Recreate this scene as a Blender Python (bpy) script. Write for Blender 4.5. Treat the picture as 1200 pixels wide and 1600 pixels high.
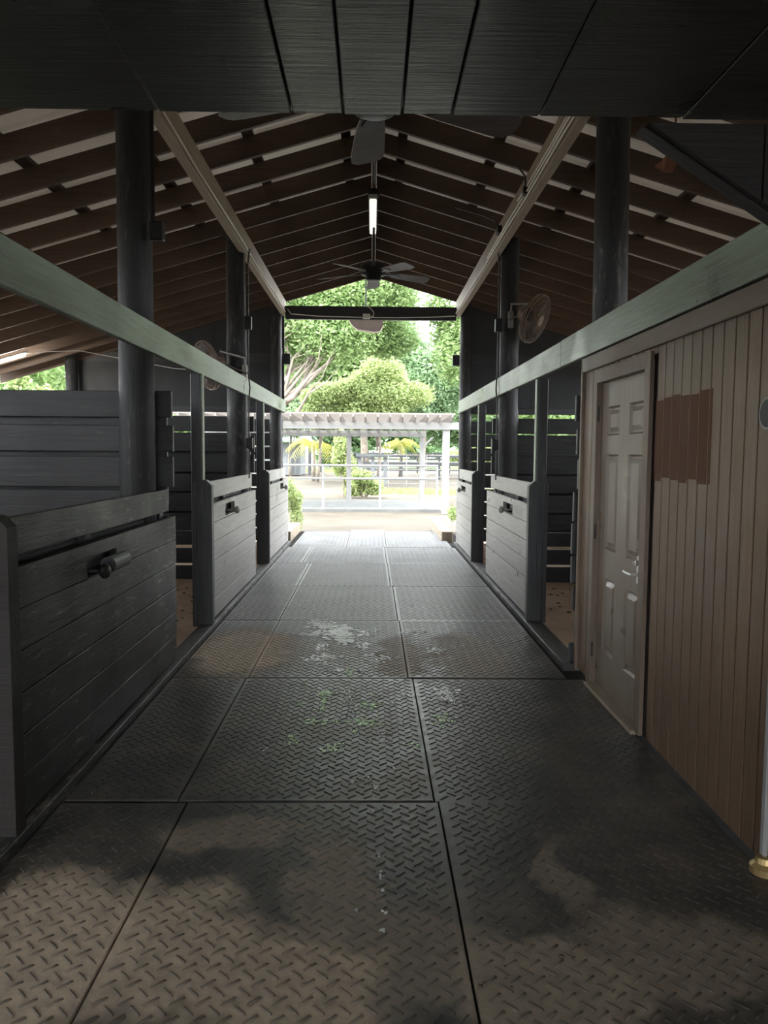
import bpy, bmesh, math, random
import numpy as np
from mathutils import Vector, Matrix
random.seed(7); rng = np.random.default_rng(11)
for o in list(bpy.data.objects): bpy.data.objects.remove(o)
scene = bpy.context.scene
COL = scene.collection

# ------------------------------------------------------------------ camera, world, sun, exposure
cd = bpy.data.cameras.new('camera'); cam = bpy.data.objects.new('camera', cd); COL.objects.link(cam)
cd.sensor_fit = 'VERTICAL'; cd.sensor_height = 36.0; cd.lens = 36.0*1202/1600
cd.clip_start = 0.05; cd.clip_end = 600
R_ = Matrix(((0.99986277, -0.00599918, -0.01544214), (-0.0149278, 0.07795627, -0.99684501), (0.00718406, 0.99693873, 0.07785601)))
cam.matrix_world = Matrix.Translation((0, 0, 1.57)) @ R_.to_4x4()
scene.camera = cam
w = bpy.data.worlds.new('sky'); scene.world = w; w.use_nodes = True
bg = w.node_tree.nodes['Background']; bg.inputs[0].default_value = (0.93, 0.965, 1.0, 1); bg.inputs[1].default_value = 2.3
sl = bpy.data.lights.new('sun', 'SUN'); sl.energy = 1.5; sl.angle = math.radians(8); sl.color = (1.0, 0.95, 0.86)
so = bpy.data.objects.new('sun', sl); COL.objects.link(so); so.rotation_euler = (math.radians(38), 0, math.radians(-28))
vs = scene.view_settings
scene.display_settings.display_device = 'sRGB'
vs.view_transform = 'Standard'; vs.look = 'None'; vs.gamma = 1.0; vs.use_curve_mapping = False; vs.exposure = 2.2

# ------------------------------------------------------------------ materials
class NT:
    def __init__(s, name):
        s.m = bpy.data.materials.new(name); s.m.use_nodes = True; s.t = s.m.node_tree
        s.b = s.t.nodes['Principled BSDF']; s.pos = s.n('ShaderNodeNewGeometry').outputs['Position']
    def n(s, k, **kw):
        x = s.t.nodes.new(k)
        for a, v in kw.items(): setattr(x, a, v)
        return x
    def l(s, a, b): s.t.links.new(a, b)
    def scaled(s, sc):
        v = s.n('ShaderNodeVectorMath', operation='MULTIPLY'); s.l(s.pos, v.inputs[0]); v.inputs[1].default_value = sc
        return v.outputs[0]
    def noise(s, sc, scale=1.0, detail=4, rough=0.6):
        x = s.n('ShaderNodeTexNoise'); s.l(s.scaled(sc), x.inputs['Vector']); x.inputs['Scale'].default_value = scale
        x.inputs['Detail'].default_value = detail; x.inputs['Roughness'].default_value = rough
        return x.outputs['Fac']
    def rng(s, f, a, b, c=0.0, d=1.0):
        x = s.n('ShaderNodeMapRange'); s.l(f, x.inputs[0])
        for i, v in enumerate((a, b, c, d)): x.inputs[i+1].default_value = v
        return x.outputs[0]
    def math(s, op, a, b):
        x = s.n('ShaderNodeMath', operation=op)
        for i, v in enumerate((a, b)):
            if isinstance(v, (int, float)): x.inputs[i].default_value = v
            else: s.l(v, x.inputs[i])
        return x.outputs[0]
    def mix(s, f, a, b):
        x = s.n('ShaderNodeMix', data_type='RGBA')
        if isinstance(f, (int, float)): x.inputs[0].default_value = f
        else: s.l(f, x.inputs[0])
        for i, v in ((6, a), (7, b)):
            if isinstance(v, tuple): x.inputs[i].default_value = (*v, 1)
            else: s.l(v, x.inputs[i])
        return x.outputs[2]
    def bump(s, f, strength, dist=0.01, prev=None):
        x = s.n('ShaderNodeBump'); s.l(f, x.inputs['Height']); x.inputs['Strength'].default_value = strength
        x.inputs['Distance'].default_value = dist
        if prev is not None: s.l(prev, x.inputs['Normal'])
        return x.outputs[0]

def wood(name, c1, c2, axis='x', rough=0.5, wear=None, weara=(0.62, 0.75), bump=0.5, var=0.35, spec=0.5, fine=1.0):
    k = NT(name)
    st = {'x': (1.2, 22, 22), 'y': (22, 1.2, 22), 'z': (22, 22, 1.2)}[axis]
    grain = k.noise(st, 2.0*fine, 6, 0.7)
    blot = k.noise((1, 1, 1), 2.3, 3)
    f = k.math('ADD', k.math('MULTIPLY', grain, 0.6), k.math('MULTIPLY', blot, 0.4))
    c = k.mix(k.rng(f, 0.35, 0.65), c1, c2)
    oi = k.n('ShaderNodeObjectInfo').outputs['Random']
    dark = k.mix(k.rng(oi, 0, 1, 0, var), c, tuple(v*0.45 for v in c1))
    if wear:
        sc2 = {'x': (3, 14, 14), 'y': (14, 3, 14), 'z': (14, 14, 3)}[axis]
        wf = k.math('MULTIPLY', k.rng(k.noise(sc2, 1.6, 8, 0.75), weara[0], weara[1]), k.rng(k.noise((1, 1, 1), 1.1, 2), 0.35, 0.6))
        dark = k.mix(wf, dark, wear)
    k.l(dark, k.b.inputs['Base Color'])
    k.l(k.rng(blot, 0.3, 0.7, rough-0.1, rough+0.14), k.b.inputs['Roughness'])
    k.b.inputs['Specular IOR Level'].default_value = spec
    k.l(k.bump(grain, bump, 0.006), k.b.inputs['Normal'])
    return k.m
def plain(name, col, rough=0.6, metal=0.0, var=0.12, scale=6.0, bump=0.0, emit=None, es=0.0, spec=0.5):
    k = NT(name)
    f = k.noise((1, 1, 1), scale, 4)
    k.l(k.mix(k.rng(f, 0.3, 0.7), tuple(v*(1-var) for v in col), tuple(min(1, v*(1+var)) for v in col)), k.b.inputs['Base Color'])
    k.b.inputs['Roughness'].default_value = rough; k.b.inputs['Metallic'].default_value = metal
    k.b.inputs['Specular IOR Level'].default_value = spec
    if bump: k.l(k.bump(f, bump, 0.01), k.b.inputs['Normal'])
    if emit: k.b.inputs['Emission Color'].default_value = (*emit, 1); k.b.inputs['Emission Strength'].default_value = es
    return k.m

M = {}
for a in 'xyz':
    M['black_'+a] = wood('black_painted_wood_'+a, (0.020, 0.021, 0.023), (0.045, 0.046, 0.048), a, 0.42, wear=(0.16, 0.14, 0.115), weara=(0.6, 0.72), bump=0.55)
M['stall'] = wood('stall_front_wood', (0.014, 0.014, 0.014), (0.036, 0.035, 0.034), 'y', 0.42, spec=0.32, wear=(0.20, 0.18, 0.15), weara=(0.56, 0.68), bump=0.6)
M['stall_worn_sheen'] = wood('stall_front_worn_sheen', (0.22, 0.215, 0.205), (0.46, 0.44, 0.41), 'y', 0.36, wear=(0.03, 0.03, 0.03), weara=(0.6, 0.68), bump=0.6, var=0.25)  # paler copy for farther fronts: sky gloss painted in beside the wear
M['header'] = wood('header_paint_reflection', (0.16, 0.195, 0.14), (0.30, 0.36, 0.265), 'y', 0.36, wear=(0.07, 0.08, 0.065), weara=(0.60, 0.74), bump=0.5)  # faded paint, with the trees' green reflection mixed into the colour
M['end_wall'] = wood('end_wall_plywood', (0.018, 0.020, 0.022), (0.032, 0.035, 0.038), 'z', 0.55, wear=(0.10, 0.09, 0.08), weara=(0.66, 0.74), bump=0.3)
M['rafter'] = wood('rafter_wood', (0.070, 0.042, 0.027), (0.135, 0.084, 0.054), 'x', 0.6, wear=(0.17, 0.12, 0.085), weara=(0.6, 0.75), bump=0.4)
M['ridge'] = wood('ridge_wood', (0.05, 0.035, 0.026), (0.09, 0.06, 0.04), 'y', 0.6)
M['eave'] = wood('eave_beam_wood', (0.26, 0.205, 0.15), (0.40, 0.33, 0.25), 'y', 0.55, bump=0.3, var=0.15)
M['soffit'] = wood('soffit_rough_sawn', (0.03, 0.03, 0.031), (0.085, 0.084, 0.084), 'x', 0.27, bump=1.0, var=0.1, wear=(0.14, 0.13, 0.12), weara=(0.7, 0.78), fine=1.6)
M['gusset'] = wood('gusset_wood', (0.010, 0.008, 0.007), (0.02, 0.015, 0.013), 'x', 0.6)
M['brown'] = wood('brown_siding_paint', (0.100, 0.060, 0.034), (0.17, 0.113, 0.069), 'z', 0.42, bump=0.8, var=0.12, wear=(0.24, 0.20, 0.16), weara=(0.66, 0.78))
M['brown_trim'] = wood('brown_trim_paint', (0.12, 0.085, 0.06), (0.18, 0.135, 0.1), 'y', 0.5, bump=0.3, var=0.05)
M['brown_trim_z'] = wood('brown_trim_paint_z', (0.12, 0.085, 0.06), (0.18, 0.135, 0.1), 'z', 0.5, bump=0.3, var=0.05, wear=(0.3, 0.26, 0.2), weara=(0.62, 0.7))
M['fresh'] = wood('fresh_brown_patch', (0.075, 0.034, 0.019), (0.09, 0.043, 0.024), 'z', 0.7, bump=0.4, var=0.02, spec=0.2)
M['door'] = wood('door_brown_paint', (0.135, 0.104, 0.077), (0.20, 0.162, 0.125), 'z', 0.37, bump=0.12, var=0.0, wear=(0.32, 0.28, 0.22), weara=(0.82, 0.86))
M['log'] = wood('log_black_paint', (0.008, 0.009, 0.010), (0.022, 0.022, 0.022), 'z', 0.6, wear=(0.17, 0.15, 0.125), weara=(0.55, 0.68), bump=1.0)
M['metal'] = plain('brushed_metal', (0.70, 0.70, 0.68), 0.35, 0.6)
M['dark_metal'] = plain('dark_bronze_metal', (0.025, 0.025, 0.026), 0.4, 0.6)
M['blade'] = wood('fan_blade_wood', (0.10, 0.085, 0.075), (0.19, 0.165, 0.15), 'x', 0.5, bump=0.2, var=0.3)
M['cage'] = plain('dusty_fan_cage', (0.20, 0.145, 0.11), 0.6, 0.2)
M['conduit'] = plain('pale_conduit', (0.80, 0.76, 0.70), 0.4)
M['cable'] = plain('black_cable', (0.015, 0.015, 0.015), 0.5)
M['white'] = plain('white_paint', (0.27, 0.27, 0.265), 0.5, var=0.05)
M['white2'] = plain('weathered_white_wood', (0.19, 0.17, 0.155), 0.6, var=0.15, scale=12)
M['lamp'] = plain('lamp_diffuser', (0.9, 0.9, 0.85), 0.4, emit=(1.0, 0.97, 0.88), es=0.2)
M['tube'] = plain('lit_fluorescent_tube', (0.9, 0.9, 0.9), 0.4, emit=(1.0, 0.93, 0.82), es=30.0)
M['timber'] = wood('landscape_timber', (0.22, 0.18, 0.13), (0.42, 0.35, 0.26), 'y', 0.8)
M['concrete'] = plain('grey_concrete', (0.36, 0.34, 0.31), 0.8, var=0.25, scale=9, bump=0.3)
M['dirty_floor'] = plain('dark_dirty_concrete', (0.018, 0.017, 0.016), 0.9, var=0.4, spec=0.1)
M['curb'] = wood('curb_dark_paint', (0.022, 0.022, 0.021), (0.05, 0.048, 0.045), 'y', 0.5, wear=(0.3, 0.27, 0.23), weara=(0.52, 0.66))
M['pad'] = plain('pale_slatted_concrete', (0.12, 0.125, 0.122), 0.8, var=0.2, scale=3)
M['pink'] = plain('pale_pink_plastic', (0.75, 0.62, 0.58), 0.4)
M['grass'] = plain('sunlit_grass', (0.10, 0.16, 0.035), 0.7, var=0.3, scale=3)
M['black_fence'] = plain('black_fence_paint', (0.05, 0.055, 0.06), 0.5)
M['grey_wall'] = plain('grey_painted_wall', (0.16, 0.17, 0.18), 0.6)
M['green_roof'] = plain('green_metal_roof', (0.25, 0.45, 0.36), 0.4)
M['gate'] = plain('galvanised_pipe', (0.28, 0.26, 0.25), 0.4, 0.5)
M['bark'] = plain('pale_grey_bark', (0.20, 0.17, 0.14), 0.8, var=0.3, scale=5, bump=0.6)
M['string'] = plain('brown_dried_rag', (0.20, 0.085, 0.05), 0.8, var=0.4)
M['brass'] = plain('tarnished_brass', (0.45, 0.33, 0.15), 0.4, 0.7)
M['straw'] = plain('dry_dirt_clumps', (0.10, 0.075, 0.055), 0.9, var=0.5)
M['splat0'] = plain('white_dried_splatter', (0.80, 0.86, 0.80), 0.5, var=0.3, scale=60)
M['splat1'] = plain('green_white_splatter', (0.55, 0.72, 0.45), 0.5, var=0.4, scale=50)
M['splat2'] = plain('grey_thin_splatter', (0.45, 0.47, 0.45), 0.5, var=0.4, scale=60)

# roof sheet: light translucent panel
k = NT('roof_sheet'); k.b.inputs['Base Color'].default_value = (0.50, 0.44, 0.37, 1); k.b.inputs['Roughness'].default_value = 0.5
tr = k.n('ShaderNodeBsdfTranslucent'); tr.inputs[0].default_value = (0.62, 0.53, 0.43, 1)
mx = k.n('ShaderNodeMixShader'); mx.inputs[0].default_value = 0.012
k.l(k.b.outputs[0], mx.inputs[1]); k.l(tr.outputs[0], mx.inputs[2]); k.l(mx.outputs[0], k.t.nodes['Material Output'].inputs[0])
M['roof'] = k.m

# rubber with tan dust and patches, some painting in light from stall openings
DUST_AND_LIGHT = [(-1.05, 2.35, .42, .42, 1), (-.62, 2.35, .30, .35, .9), (-.25, 2.15, .36, .34, .9), (-.12, 2.7, .16, .35, .45), (-.55, 3.05, .3, .16, .45),
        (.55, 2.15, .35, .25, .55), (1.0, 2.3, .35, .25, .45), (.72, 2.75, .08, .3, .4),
        (-1.0, 6.0, .42, .75, 1.0), (.22, 5.9, .2, .65, .6), (.75, 5.9, .35, .7, .5), (-.35, 6.1, .4, .5, .25), (.1, 2.3, .3, .3, .4)]  # third-row patches stand for light through the stall openings
def rubber(name, amt, bumpy=True):
    k = NT(name)
    tot = None
    warp = k.n('ShaderNodeTexNoise'); k.l(k.scaled((1, 1, 1)), warp.inputs['Vector']); warp.inputs['Scale'].default_value = 4.5; warp.inputs['Detail'].default_value = 5
    wv = k.n('ShaderNodeVectorMath', operation='MULTIPLY_ADD'); k.l(warp.outputs['Color'], wv.inputs[0]); wv.inputs[1].default_value = (0.45, 0.45, 0); k.l(k.pos, wv.inputs[2])
    for (x, y, rx, ry, a) in DUST_AND_LIGHT:
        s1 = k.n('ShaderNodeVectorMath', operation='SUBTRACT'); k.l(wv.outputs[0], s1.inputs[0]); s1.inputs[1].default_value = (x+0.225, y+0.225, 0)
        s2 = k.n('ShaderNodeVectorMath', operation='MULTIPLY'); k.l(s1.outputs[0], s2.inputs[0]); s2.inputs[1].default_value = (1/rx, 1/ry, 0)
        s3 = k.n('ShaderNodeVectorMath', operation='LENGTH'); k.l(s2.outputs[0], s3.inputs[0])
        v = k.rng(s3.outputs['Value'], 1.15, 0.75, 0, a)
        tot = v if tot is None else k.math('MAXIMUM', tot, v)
    n1 = k.noise((1, 1, 1), 2.2, 8, 0.7); n2 = k.noise((1, 1, 1), 14, 5, 0.7)
    base = k.rng(n1, 0.45, 0.7, 0.0, 0.28)
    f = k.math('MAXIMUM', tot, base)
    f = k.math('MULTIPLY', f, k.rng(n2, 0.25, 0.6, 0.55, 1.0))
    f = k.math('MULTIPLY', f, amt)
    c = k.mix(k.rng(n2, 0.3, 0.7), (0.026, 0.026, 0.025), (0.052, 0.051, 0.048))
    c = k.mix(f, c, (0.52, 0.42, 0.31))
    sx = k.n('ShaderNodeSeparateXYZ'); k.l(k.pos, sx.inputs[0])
    far_sheen = k.math('MULTIPLY', k.rng(sx.outputs['Y'], 5.8, 11.0, 0.05, 0.9), k.rng(n1, 0.3, 0.6, 0.55, 1.0))  # paler with distance: sky sheen on the far mats painted into the colour
    c = k.mix(k.math('MULTIPLY', far_sheen, 0.6+0.4*amt), c, (0.26, 0.265, 0.275))
    sp = k.rng(k.noise((1, 1, 1), 75, 3, 0.6), 0.68, 0.74)
    c = k.mix(k.math('MULTIPLY', sp, k.rng(n1, 0.42, 0.6, 0, 0.55)), c, (0.26, 0.24, 0.21))
    k.l(c, k.b.inputs['Base Color'])
    k.l(k.math('ADD', k.rng(f, 0, 0.8, 0.36, 0.75), k.rng(n2, 0.3, 0.7, -0.06, 0.1)), k.b.inputs['Roughness'])
    k.l(k.bump(n2, 0.35, 0.004), k.b.inputs['Normal'])
    return k.m
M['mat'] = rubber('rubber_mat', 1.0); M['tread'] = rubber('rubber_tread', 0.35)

k = NT('sand')
n1 = k.noise((1, 1, 1), 0.6, 6, 0.65); n2 = k.noise((1, 1, 1), 9, 6, 0.75)
c = k.mix(k.rng(n1, 0.35, 0.65), (0.078, 0.065, 0.048), (0.118, 0.103, 0.08)); c = k.mix(k.rng(n2, 0.52, 0.72, 0, 0.6), c, (0.045, 0.033, 0.022))
k.l(c, k.b.inputs['Base Color']); k.b.inputs['Roughness'].default_value = 0.9; k.l(k.bump(n2, 0.6, 0.03), k.b.inputs['Normal']); M['sand'] = k.m
k = NT('stall_sand')
n1 = k.noise((1, 1, 1), 2.5, 6, 0.65); n2 = k.noise((1, 1, 1), 16, 6, 0.75)
c = k.mix(k.rng(n1, 0.35, 0.65), (0.42, 0.30, 0.21), (0.58, 0.44, 0.33)); c = k.mix(k.rng(n2, 0.62, 0.74, 0, 0.6), c, (0.14, 0.09, 0.06))
k.l(c, k.b.inputs['Base Color']); k.b.inputs['Roughness'].default_value = 0.9; k.l(k.bump(n2, 0.6, 0.02), k.b.inputs['Normal']); M['stall_sand'] = k.m

def leafmat(name, c1, c2, tl=0.45):
    k = NT(name)
    f = k.noise((1, 1, 1), 0.9, 6, 0.8); f2 = k.noise((1, 1, 1), 11, 2)
    c = k.mix(k.rng(k.math('ADD', k.math('MULTIPLY', f, .5), k.math('MULTIPLY', f2, .5)), 0.36, 0.64), c1, c2)
    k.l(c, k.b.inputs['Base Color']); k.b.inputs['Roughness'].default_value = 0.45
    t = k.n('ShaderNodeBsdfTranslucent'); k.l(c, t.inputs[0]); mx = k.n('ShaderNodeMixShader'); mx.inputs[0].default_value = tl
    k.l(k.b.outputs[0], mx.inputs[1]); k.l(t.outputs[0], mx.inputs[2]); k.l(mx.outputs[0], k.t.nodes['Material Output'].inputs[0])
    return k.m
M['leaf_mid'] = leafmat('leaves_mid_green', (0.13, 0.22, 0.07), (0.33, 0.45, 0.19))
M['leaf_dark'] = leafmat('leaves_deep_green', (0.12, 0.20, 0.09), (0.27, 0.39, 0.20))
M['leaf_blue'] = leafmat('leaves_cool_green', (0.15, 0.25, 0.12), (0.32, 0.46, 0.26))
M['leaf_lime'] = leafmat('leaves_lime_green', (0.25, 0.34, 0.12), (0.50, 0.57, 0.28))
M['leaf_yellow'] = leafmat('leaves_yellow', (0.36, 0.38, 0.07), (0.55, 0.52, 0.13))

# ------------------------------------------------------------------ helpers
class MB:
    def __init__(s): s.v = []; s.f = []
    def add(s, vs, fs):
        b = len(s.v); s.v += [tuple(p) for p in vs]; s.f += [tuple(i+b for i in f) for f in fs]; return s
    def box(s, x0, x1, y0, y1, z0, z1):
        vs = [(x, y, z) for z in (z0, z1) for y in (y0, y1) for x in (x0, x1)]
        return s.add(vs, [(0, 2, 3, 1), (4, 5, 7, 6), (0, 1, 5, 4), (2, 6, 7, 3), (0, 4, 6, 2), (1, 3, 7, 5)])
    def cham(s, x0, x1, y0, y1, z0, z1, c=0.004):
        # box with chamfered edges
        vs = []; cx, cy, cz = (x0+x1)/2, (y0+y1)/2, (z0+z1)/2; hx, hy, hz = (x1-x0)/2, (y1-y0)/2, (z1-z0)/2
        c = min(c, hx*.45, hy*.45, hz*.45); bm = bmesh.new(); bmesh.ops.create_cube(bm, size=1)
        for v in bm.verts: v.co = Vector((cx+v.co.x*2*hx, cy+v.co.y*2*hy, cz+v.co.z*2*hz))
        bmesh.ops.bevel(bm, geom=list(bm.edges), offset=c, segments=1, affect='EDGES')
        bm.verts.index_update(); vs = [v.co[:] for v in bm.verts]; fs = [[v.index for v in f.verts] for f in bm.faces]; bm.free()
        return s.add(vs, fs)
    def obox(s, mat4, sx, sy, sz):
        vs = [mat4 @ Vector((x*sx/2, y*sy/2, z*sz/2)) for z in (-1, 1) for y in (-1, 1) for x in (-1, 1)]
        return s.add(vs, [(0, 2, 3, 1), (4, 5, 7, 6), (0, 1, 5, 4), (2, 6, 7, 3), (0, 4, 6, 2), (1, 3, 7, 5)])
    def tube(s, pts, r, n=8, cap=True):
        pts = [Vector(p) for p in pts]; rs = r if isinstance(r, (list, tuple)) else [r]*len(pts)
        d0 = (pts[1]-pts[0]).normalized(); up = Vector((0, 0, 1)) if abs(d0.z) < .9 else Vector((1, 0, 0))
        a = d0.cross(up).normalized(); rings = []
        for i, p in enumerate(pts):
            d = (pts[min(i+1, len(pts)-1)]-pts[max(i-1, 0)]).normalized()
            a = (a-d*a.dot(d)).normalized(); b = d.cross(a)
            rings.append([p+(a*math.cos(t)+b*math.sin(t))*rs[i] for t in [2*math.pi*j/n for j in range(n)]])
        vs = [q for rg in rings for q in rg]; fs = []
        for i in range(len(pts)-1):
            for j in range(n): fs.append((i*n+j, i*n+(j+1) % n, (i+1)*n+(j+1) % n, (i+1)*n+j))
        if cap: fs.append(tuple(range(n))[::-1]); fs.append(tuple((len(pts)-1)*n+j for j in range(n)))
        return s.add(vs, fs)
    def ring(s, c, nrm, R, r, n=28, m=6):
        nrm = Vector(nrm).normalized(); a = nrm.orthogonal().normalized(); b = nrm.cross(a); c = Vector(c); vs = []; fs = []
        for i in range(n):
            t = 2*math.pi*i/n; rd = a*math.cos(t)+b*math.sin(t)
            for j in range(m):
                u = 2*math.pi*j/m; vs.append(c+rd*(R+r*math.cos(u))+nrm*r*math.sin(u))
        for i in range(n):
            for j in range(m): fs.append((i*m+j, ((i+1) % n)*m+j, ((i+1) % n)*m+(j+1) % m, i*m+(j+1) % m))
        return s.add(vs, fs)
    def lathe(s, c, prof, n=20, axis=(0, 0, 1)):
        ax = Vector(axis).normalized(); a = ax.orthogonal().normalized(); b = ax.cross(a); c = Vector(c); vs = []; fs = []
        for (r, h) in prof:
            for j in range(n):
                t = 2*math.pi*j/n; vs.append(c+ax*h+(a*math.cos(t)+b*math.sin(t))*max(r, 1e-4))
        for i in range(len(prof)-1):
            for j in range(n): fs.append((i*n+j, i*n+(j+1) % n, (i+1)*n+(j+1) % n, (i+1)*n+j))
        fs.append(tuple(range(n))[::-1]); fs.append(tuple((len(prof)-1)*n+j for j in range(n)))
        return s.add(vs, fs)
    def prism(s, pts, t, axis):
        # pts: 3d polygon, extruded by t along axis vector
        n = len(pts); a = Vector(axis)*t; vs = [Vector(p) for p in pts]+[Vector(p)+a for p in pts]
        fs = [tuple(range(n))[::-1], tuple(range(n, 2*n))]+[(i, (i+1) % n, (i+1) % n+n, i+n) for i in range(n)]
        return s.add(vs, fs)
    def build(s, name, mat, parent=None, smooth=False, fixn=True):
        me = bpy.data.meshes.new(name); off = Vector(parent['_w']) if parent is not None else None
        if parent is None:
            A = np.array(s.v); off = Vector(((A[:, 0].min()+A[:, 0].max())/2, (A[:, 1].min()+A[:, 1].max())/2, A[:, 2].min()))
        me.from_pydata([(p[0]-off[0], p[1]-off[1], p[2]-off[2]) for p in s.v], [], s.f)
        if fixn and len(s.f) < 6000:
            bm = bmesh.new(); bm.from_mesh(me); bmesh.ops.recalc_face_normals(bm, faces=bm.faces); bm.to_mesh(me); bm.free()
        me.materials.append(M[mat] if isinstance(mat, str) else mat)
        if smooth: me.polygons.foreach_set('use_smooth', [True]*len(me.polygons))
        o = bpy.data.objects.new(name, me); COL.objects.link(o)
        if parent is not None: o.parent = parent; o['_w'] = parent['_w']
        else: o.location = off; o['_w'] = tuple(off)
        return o
def tag(o, label=None, cat=None, group=None, kind=None):
    if label: o['label'] = label
    if cat: o['category'] = cat
    if group: o['group'] = group
    if kind: o['kind'] = kind
    return o
def thing(name, loc, label=None, cat=None, group=None, kind=None):
    o = bpy.data.objects.new(name, None); COL.objects.link(o); o.location = loc; o['_w'] = tuple(loc); o.empty_display_size = 0.1
    return tag(o, label, cat, group, kind)
def share(src, dx=0, dy=0, dz=0):
    o = src.copy(); COL.objects.link(o); o.location = src.location+Vector((dx, dy, dz)); return o
def np_mesh(name, V, F, mat, parent=None, kind='stuff'):
    # V (n,3) world verts, F (m,4) quads
    off = np.array(parent['_w']) if parent is not None else np.array([(V[:, 0].min()+V[:, 0].max())/2, (V[:, 1].min()+V[:, 1].max())/2, V[:, 2].min()])
    me = bpy.data.meshes.new(name); me.vertices.add(len(V)); me.vertices.foreach_set('co', (V-off).astype('f').ravel())
    me.loops.add(F.size); me.loops.foreach_set('vertex_index', F.astype('i').ravel())
    me.polygons.add(len(F)); me.polygons.foreach_set('loop_start', np.arange(0, F.size, F.shape[1], dtype='i')); me.polygons.foreach_set('loop_total', np.full(len(F), F.shape[1], 'i'))
    me.update(calc_edges=True); me.materials.append(M[mat])
    o = bpy.data.objects.new(name, me); COL.objects.link(o)
    if parent is not None: o.parent = parent; o['_w'] = parent['_w']
    else: o.location = off; o['_w'] = tuple(float(q) for q in off)
    if kind: o['kind'] = kind
    return o

# ------------------------------------------------------------------ ground and floor
def bumpy(x0, x1, y0, y1, z, n, m, amp, name, mat):
    X, Y = np.meshgrid(np.linspace(x0, x1, n), np.linspace(y0, y1, m)); Z = np.zeros_like(X)+z
    for i in range(7):
        a, b, p = rng.uniform(-1, 1, 3)*[3.5, 3.5, 3.1]*np.array([1.2**i, 1.2**i, 1]); Z += amp*np.sin(a*X+b*Y+p*3)/3
    V = np.stack([X.ravel(), Y.ravel(), Z.ravel()], 1); I = np.arange(n*m).reshape(m, n)
    F = np.stack([I[:-1, :-1], I[:-1, 1:], I[1:, 1:], I[1:, :-1]], -1).reshape(-1, 4)
    o = np_mesh(name, V, F, mat, kind='structure'); o.data.polygons.foreach_set('use_smooth', [True]*len(F)); return o
MB().box(-1.52, 1.6, -6, 15.3, -0.12, -0.022).build('floor', 'dirty_floor')['kind'] = 'structure'
bumpy(-5.4, -1.52, -1, 13.6, -0.012, 60, 160, 0.012, 'ground', 'stall_sand')
bumpy(1.6, 5.4, -1, 13.6, -0.012, 60, 160, 0.012, 'ground', 'stall_sand')
def gplane(x0, x1, y0, y1, z, mat, name='ground'):
    o = MB().add([(x0, y0, z), (x1, y0, z), (x1, y1, z), (x0, y1, z)], [(0, 1, 2, 3)]).build(name, mat); o['kind'] = 'structure'; return o
gplane(-60, 60, -30, 70, -0.06, 'sand')
gplane(-120, 120, 70, 230, -0.06, 'grass')

# rubber mats, each a loose thing with raised tread bars
def tread(x0, x1, y0, y1, parent):
    P = 0.0735; V = []; L, Wd, h = 0.052, 0.0075, 0.0035
    base = np.array([[-L/2, -Wd/2, 0], [L/2, -Wd/2, 0], [L/2, Wd/2, 0], [-L/2, Wd/2, 0], [-L/2+.003, -Wd/3, h], [L/2-.003, -Wd/3, h], [L/2-.003, Wd/3, h], [-L/2+.003, Wd/3, h]])
    fb = np.array([[4, 5, 6, 7], [0, 1, 5, 4], [1, 2, 6, 5], [2, 3, 7, 6], [3, 0, 4, 7]])
    cs = []
    for s, (ox, oy) in ((1, (0, 0)), (-1, (P/2, P/2))):
        mx_ = ((x1-x0-.05) % (P/2))/2; my_ = ((y1-y0-.05) % (P/2))/2; gx = np.arange(x0+.025+mx_+ox, x1-.02, P); gy = np.arange(y0+.025+my_+oy, y1-.02, P)
        X, Y = np.meshgrid(gx, gy); a = s*math.pi/4; Rm = np.array([[math.cos(a), -math.sin(a), 0], [math.sin(a), math.cos(a), 0], [0, 0, 1]])
        cs.append((base@Rm.T)[None]+np.stack([X.ravel(), Y.ravel(), np.zeros(X.size)], 1)[:, None, :])
    A = np.concatenate(cs); n = len(A); V = A.reshape(-1, 3); F = (fb[None]+(np.arange(n)*8)[:, None, None]).reshape(-1, 4)
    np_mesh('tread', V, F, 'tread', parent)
rows = [(1.535, 3.35, 'in the nearest row, foreground'), (3.362, 5.245, 'in the second row, beside the brown door'), (5.258, 7.08, 'in the third row, between the nearest stall openings'),
        (7.09, 8.93, 'in the fourth row, between middle stall fronts'), (8.94, 10.79, 'in the fifth row, just past the middle stall fronts'), (10.80, 12.6, 'in the sixth row, between the farthest stall fronts'),
        (12.61, 14.40, 'in the seventh row, at the barn mouth'), (14.41, 15.45, 'in the last row, out on the sand')]
seams = [(-.815, .306), (-.862, .288), (-.850, .258), (-.858, .245), (-.868, .22), (-.98, .21), (-.42, .24), (-.42, .24)]
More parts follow.
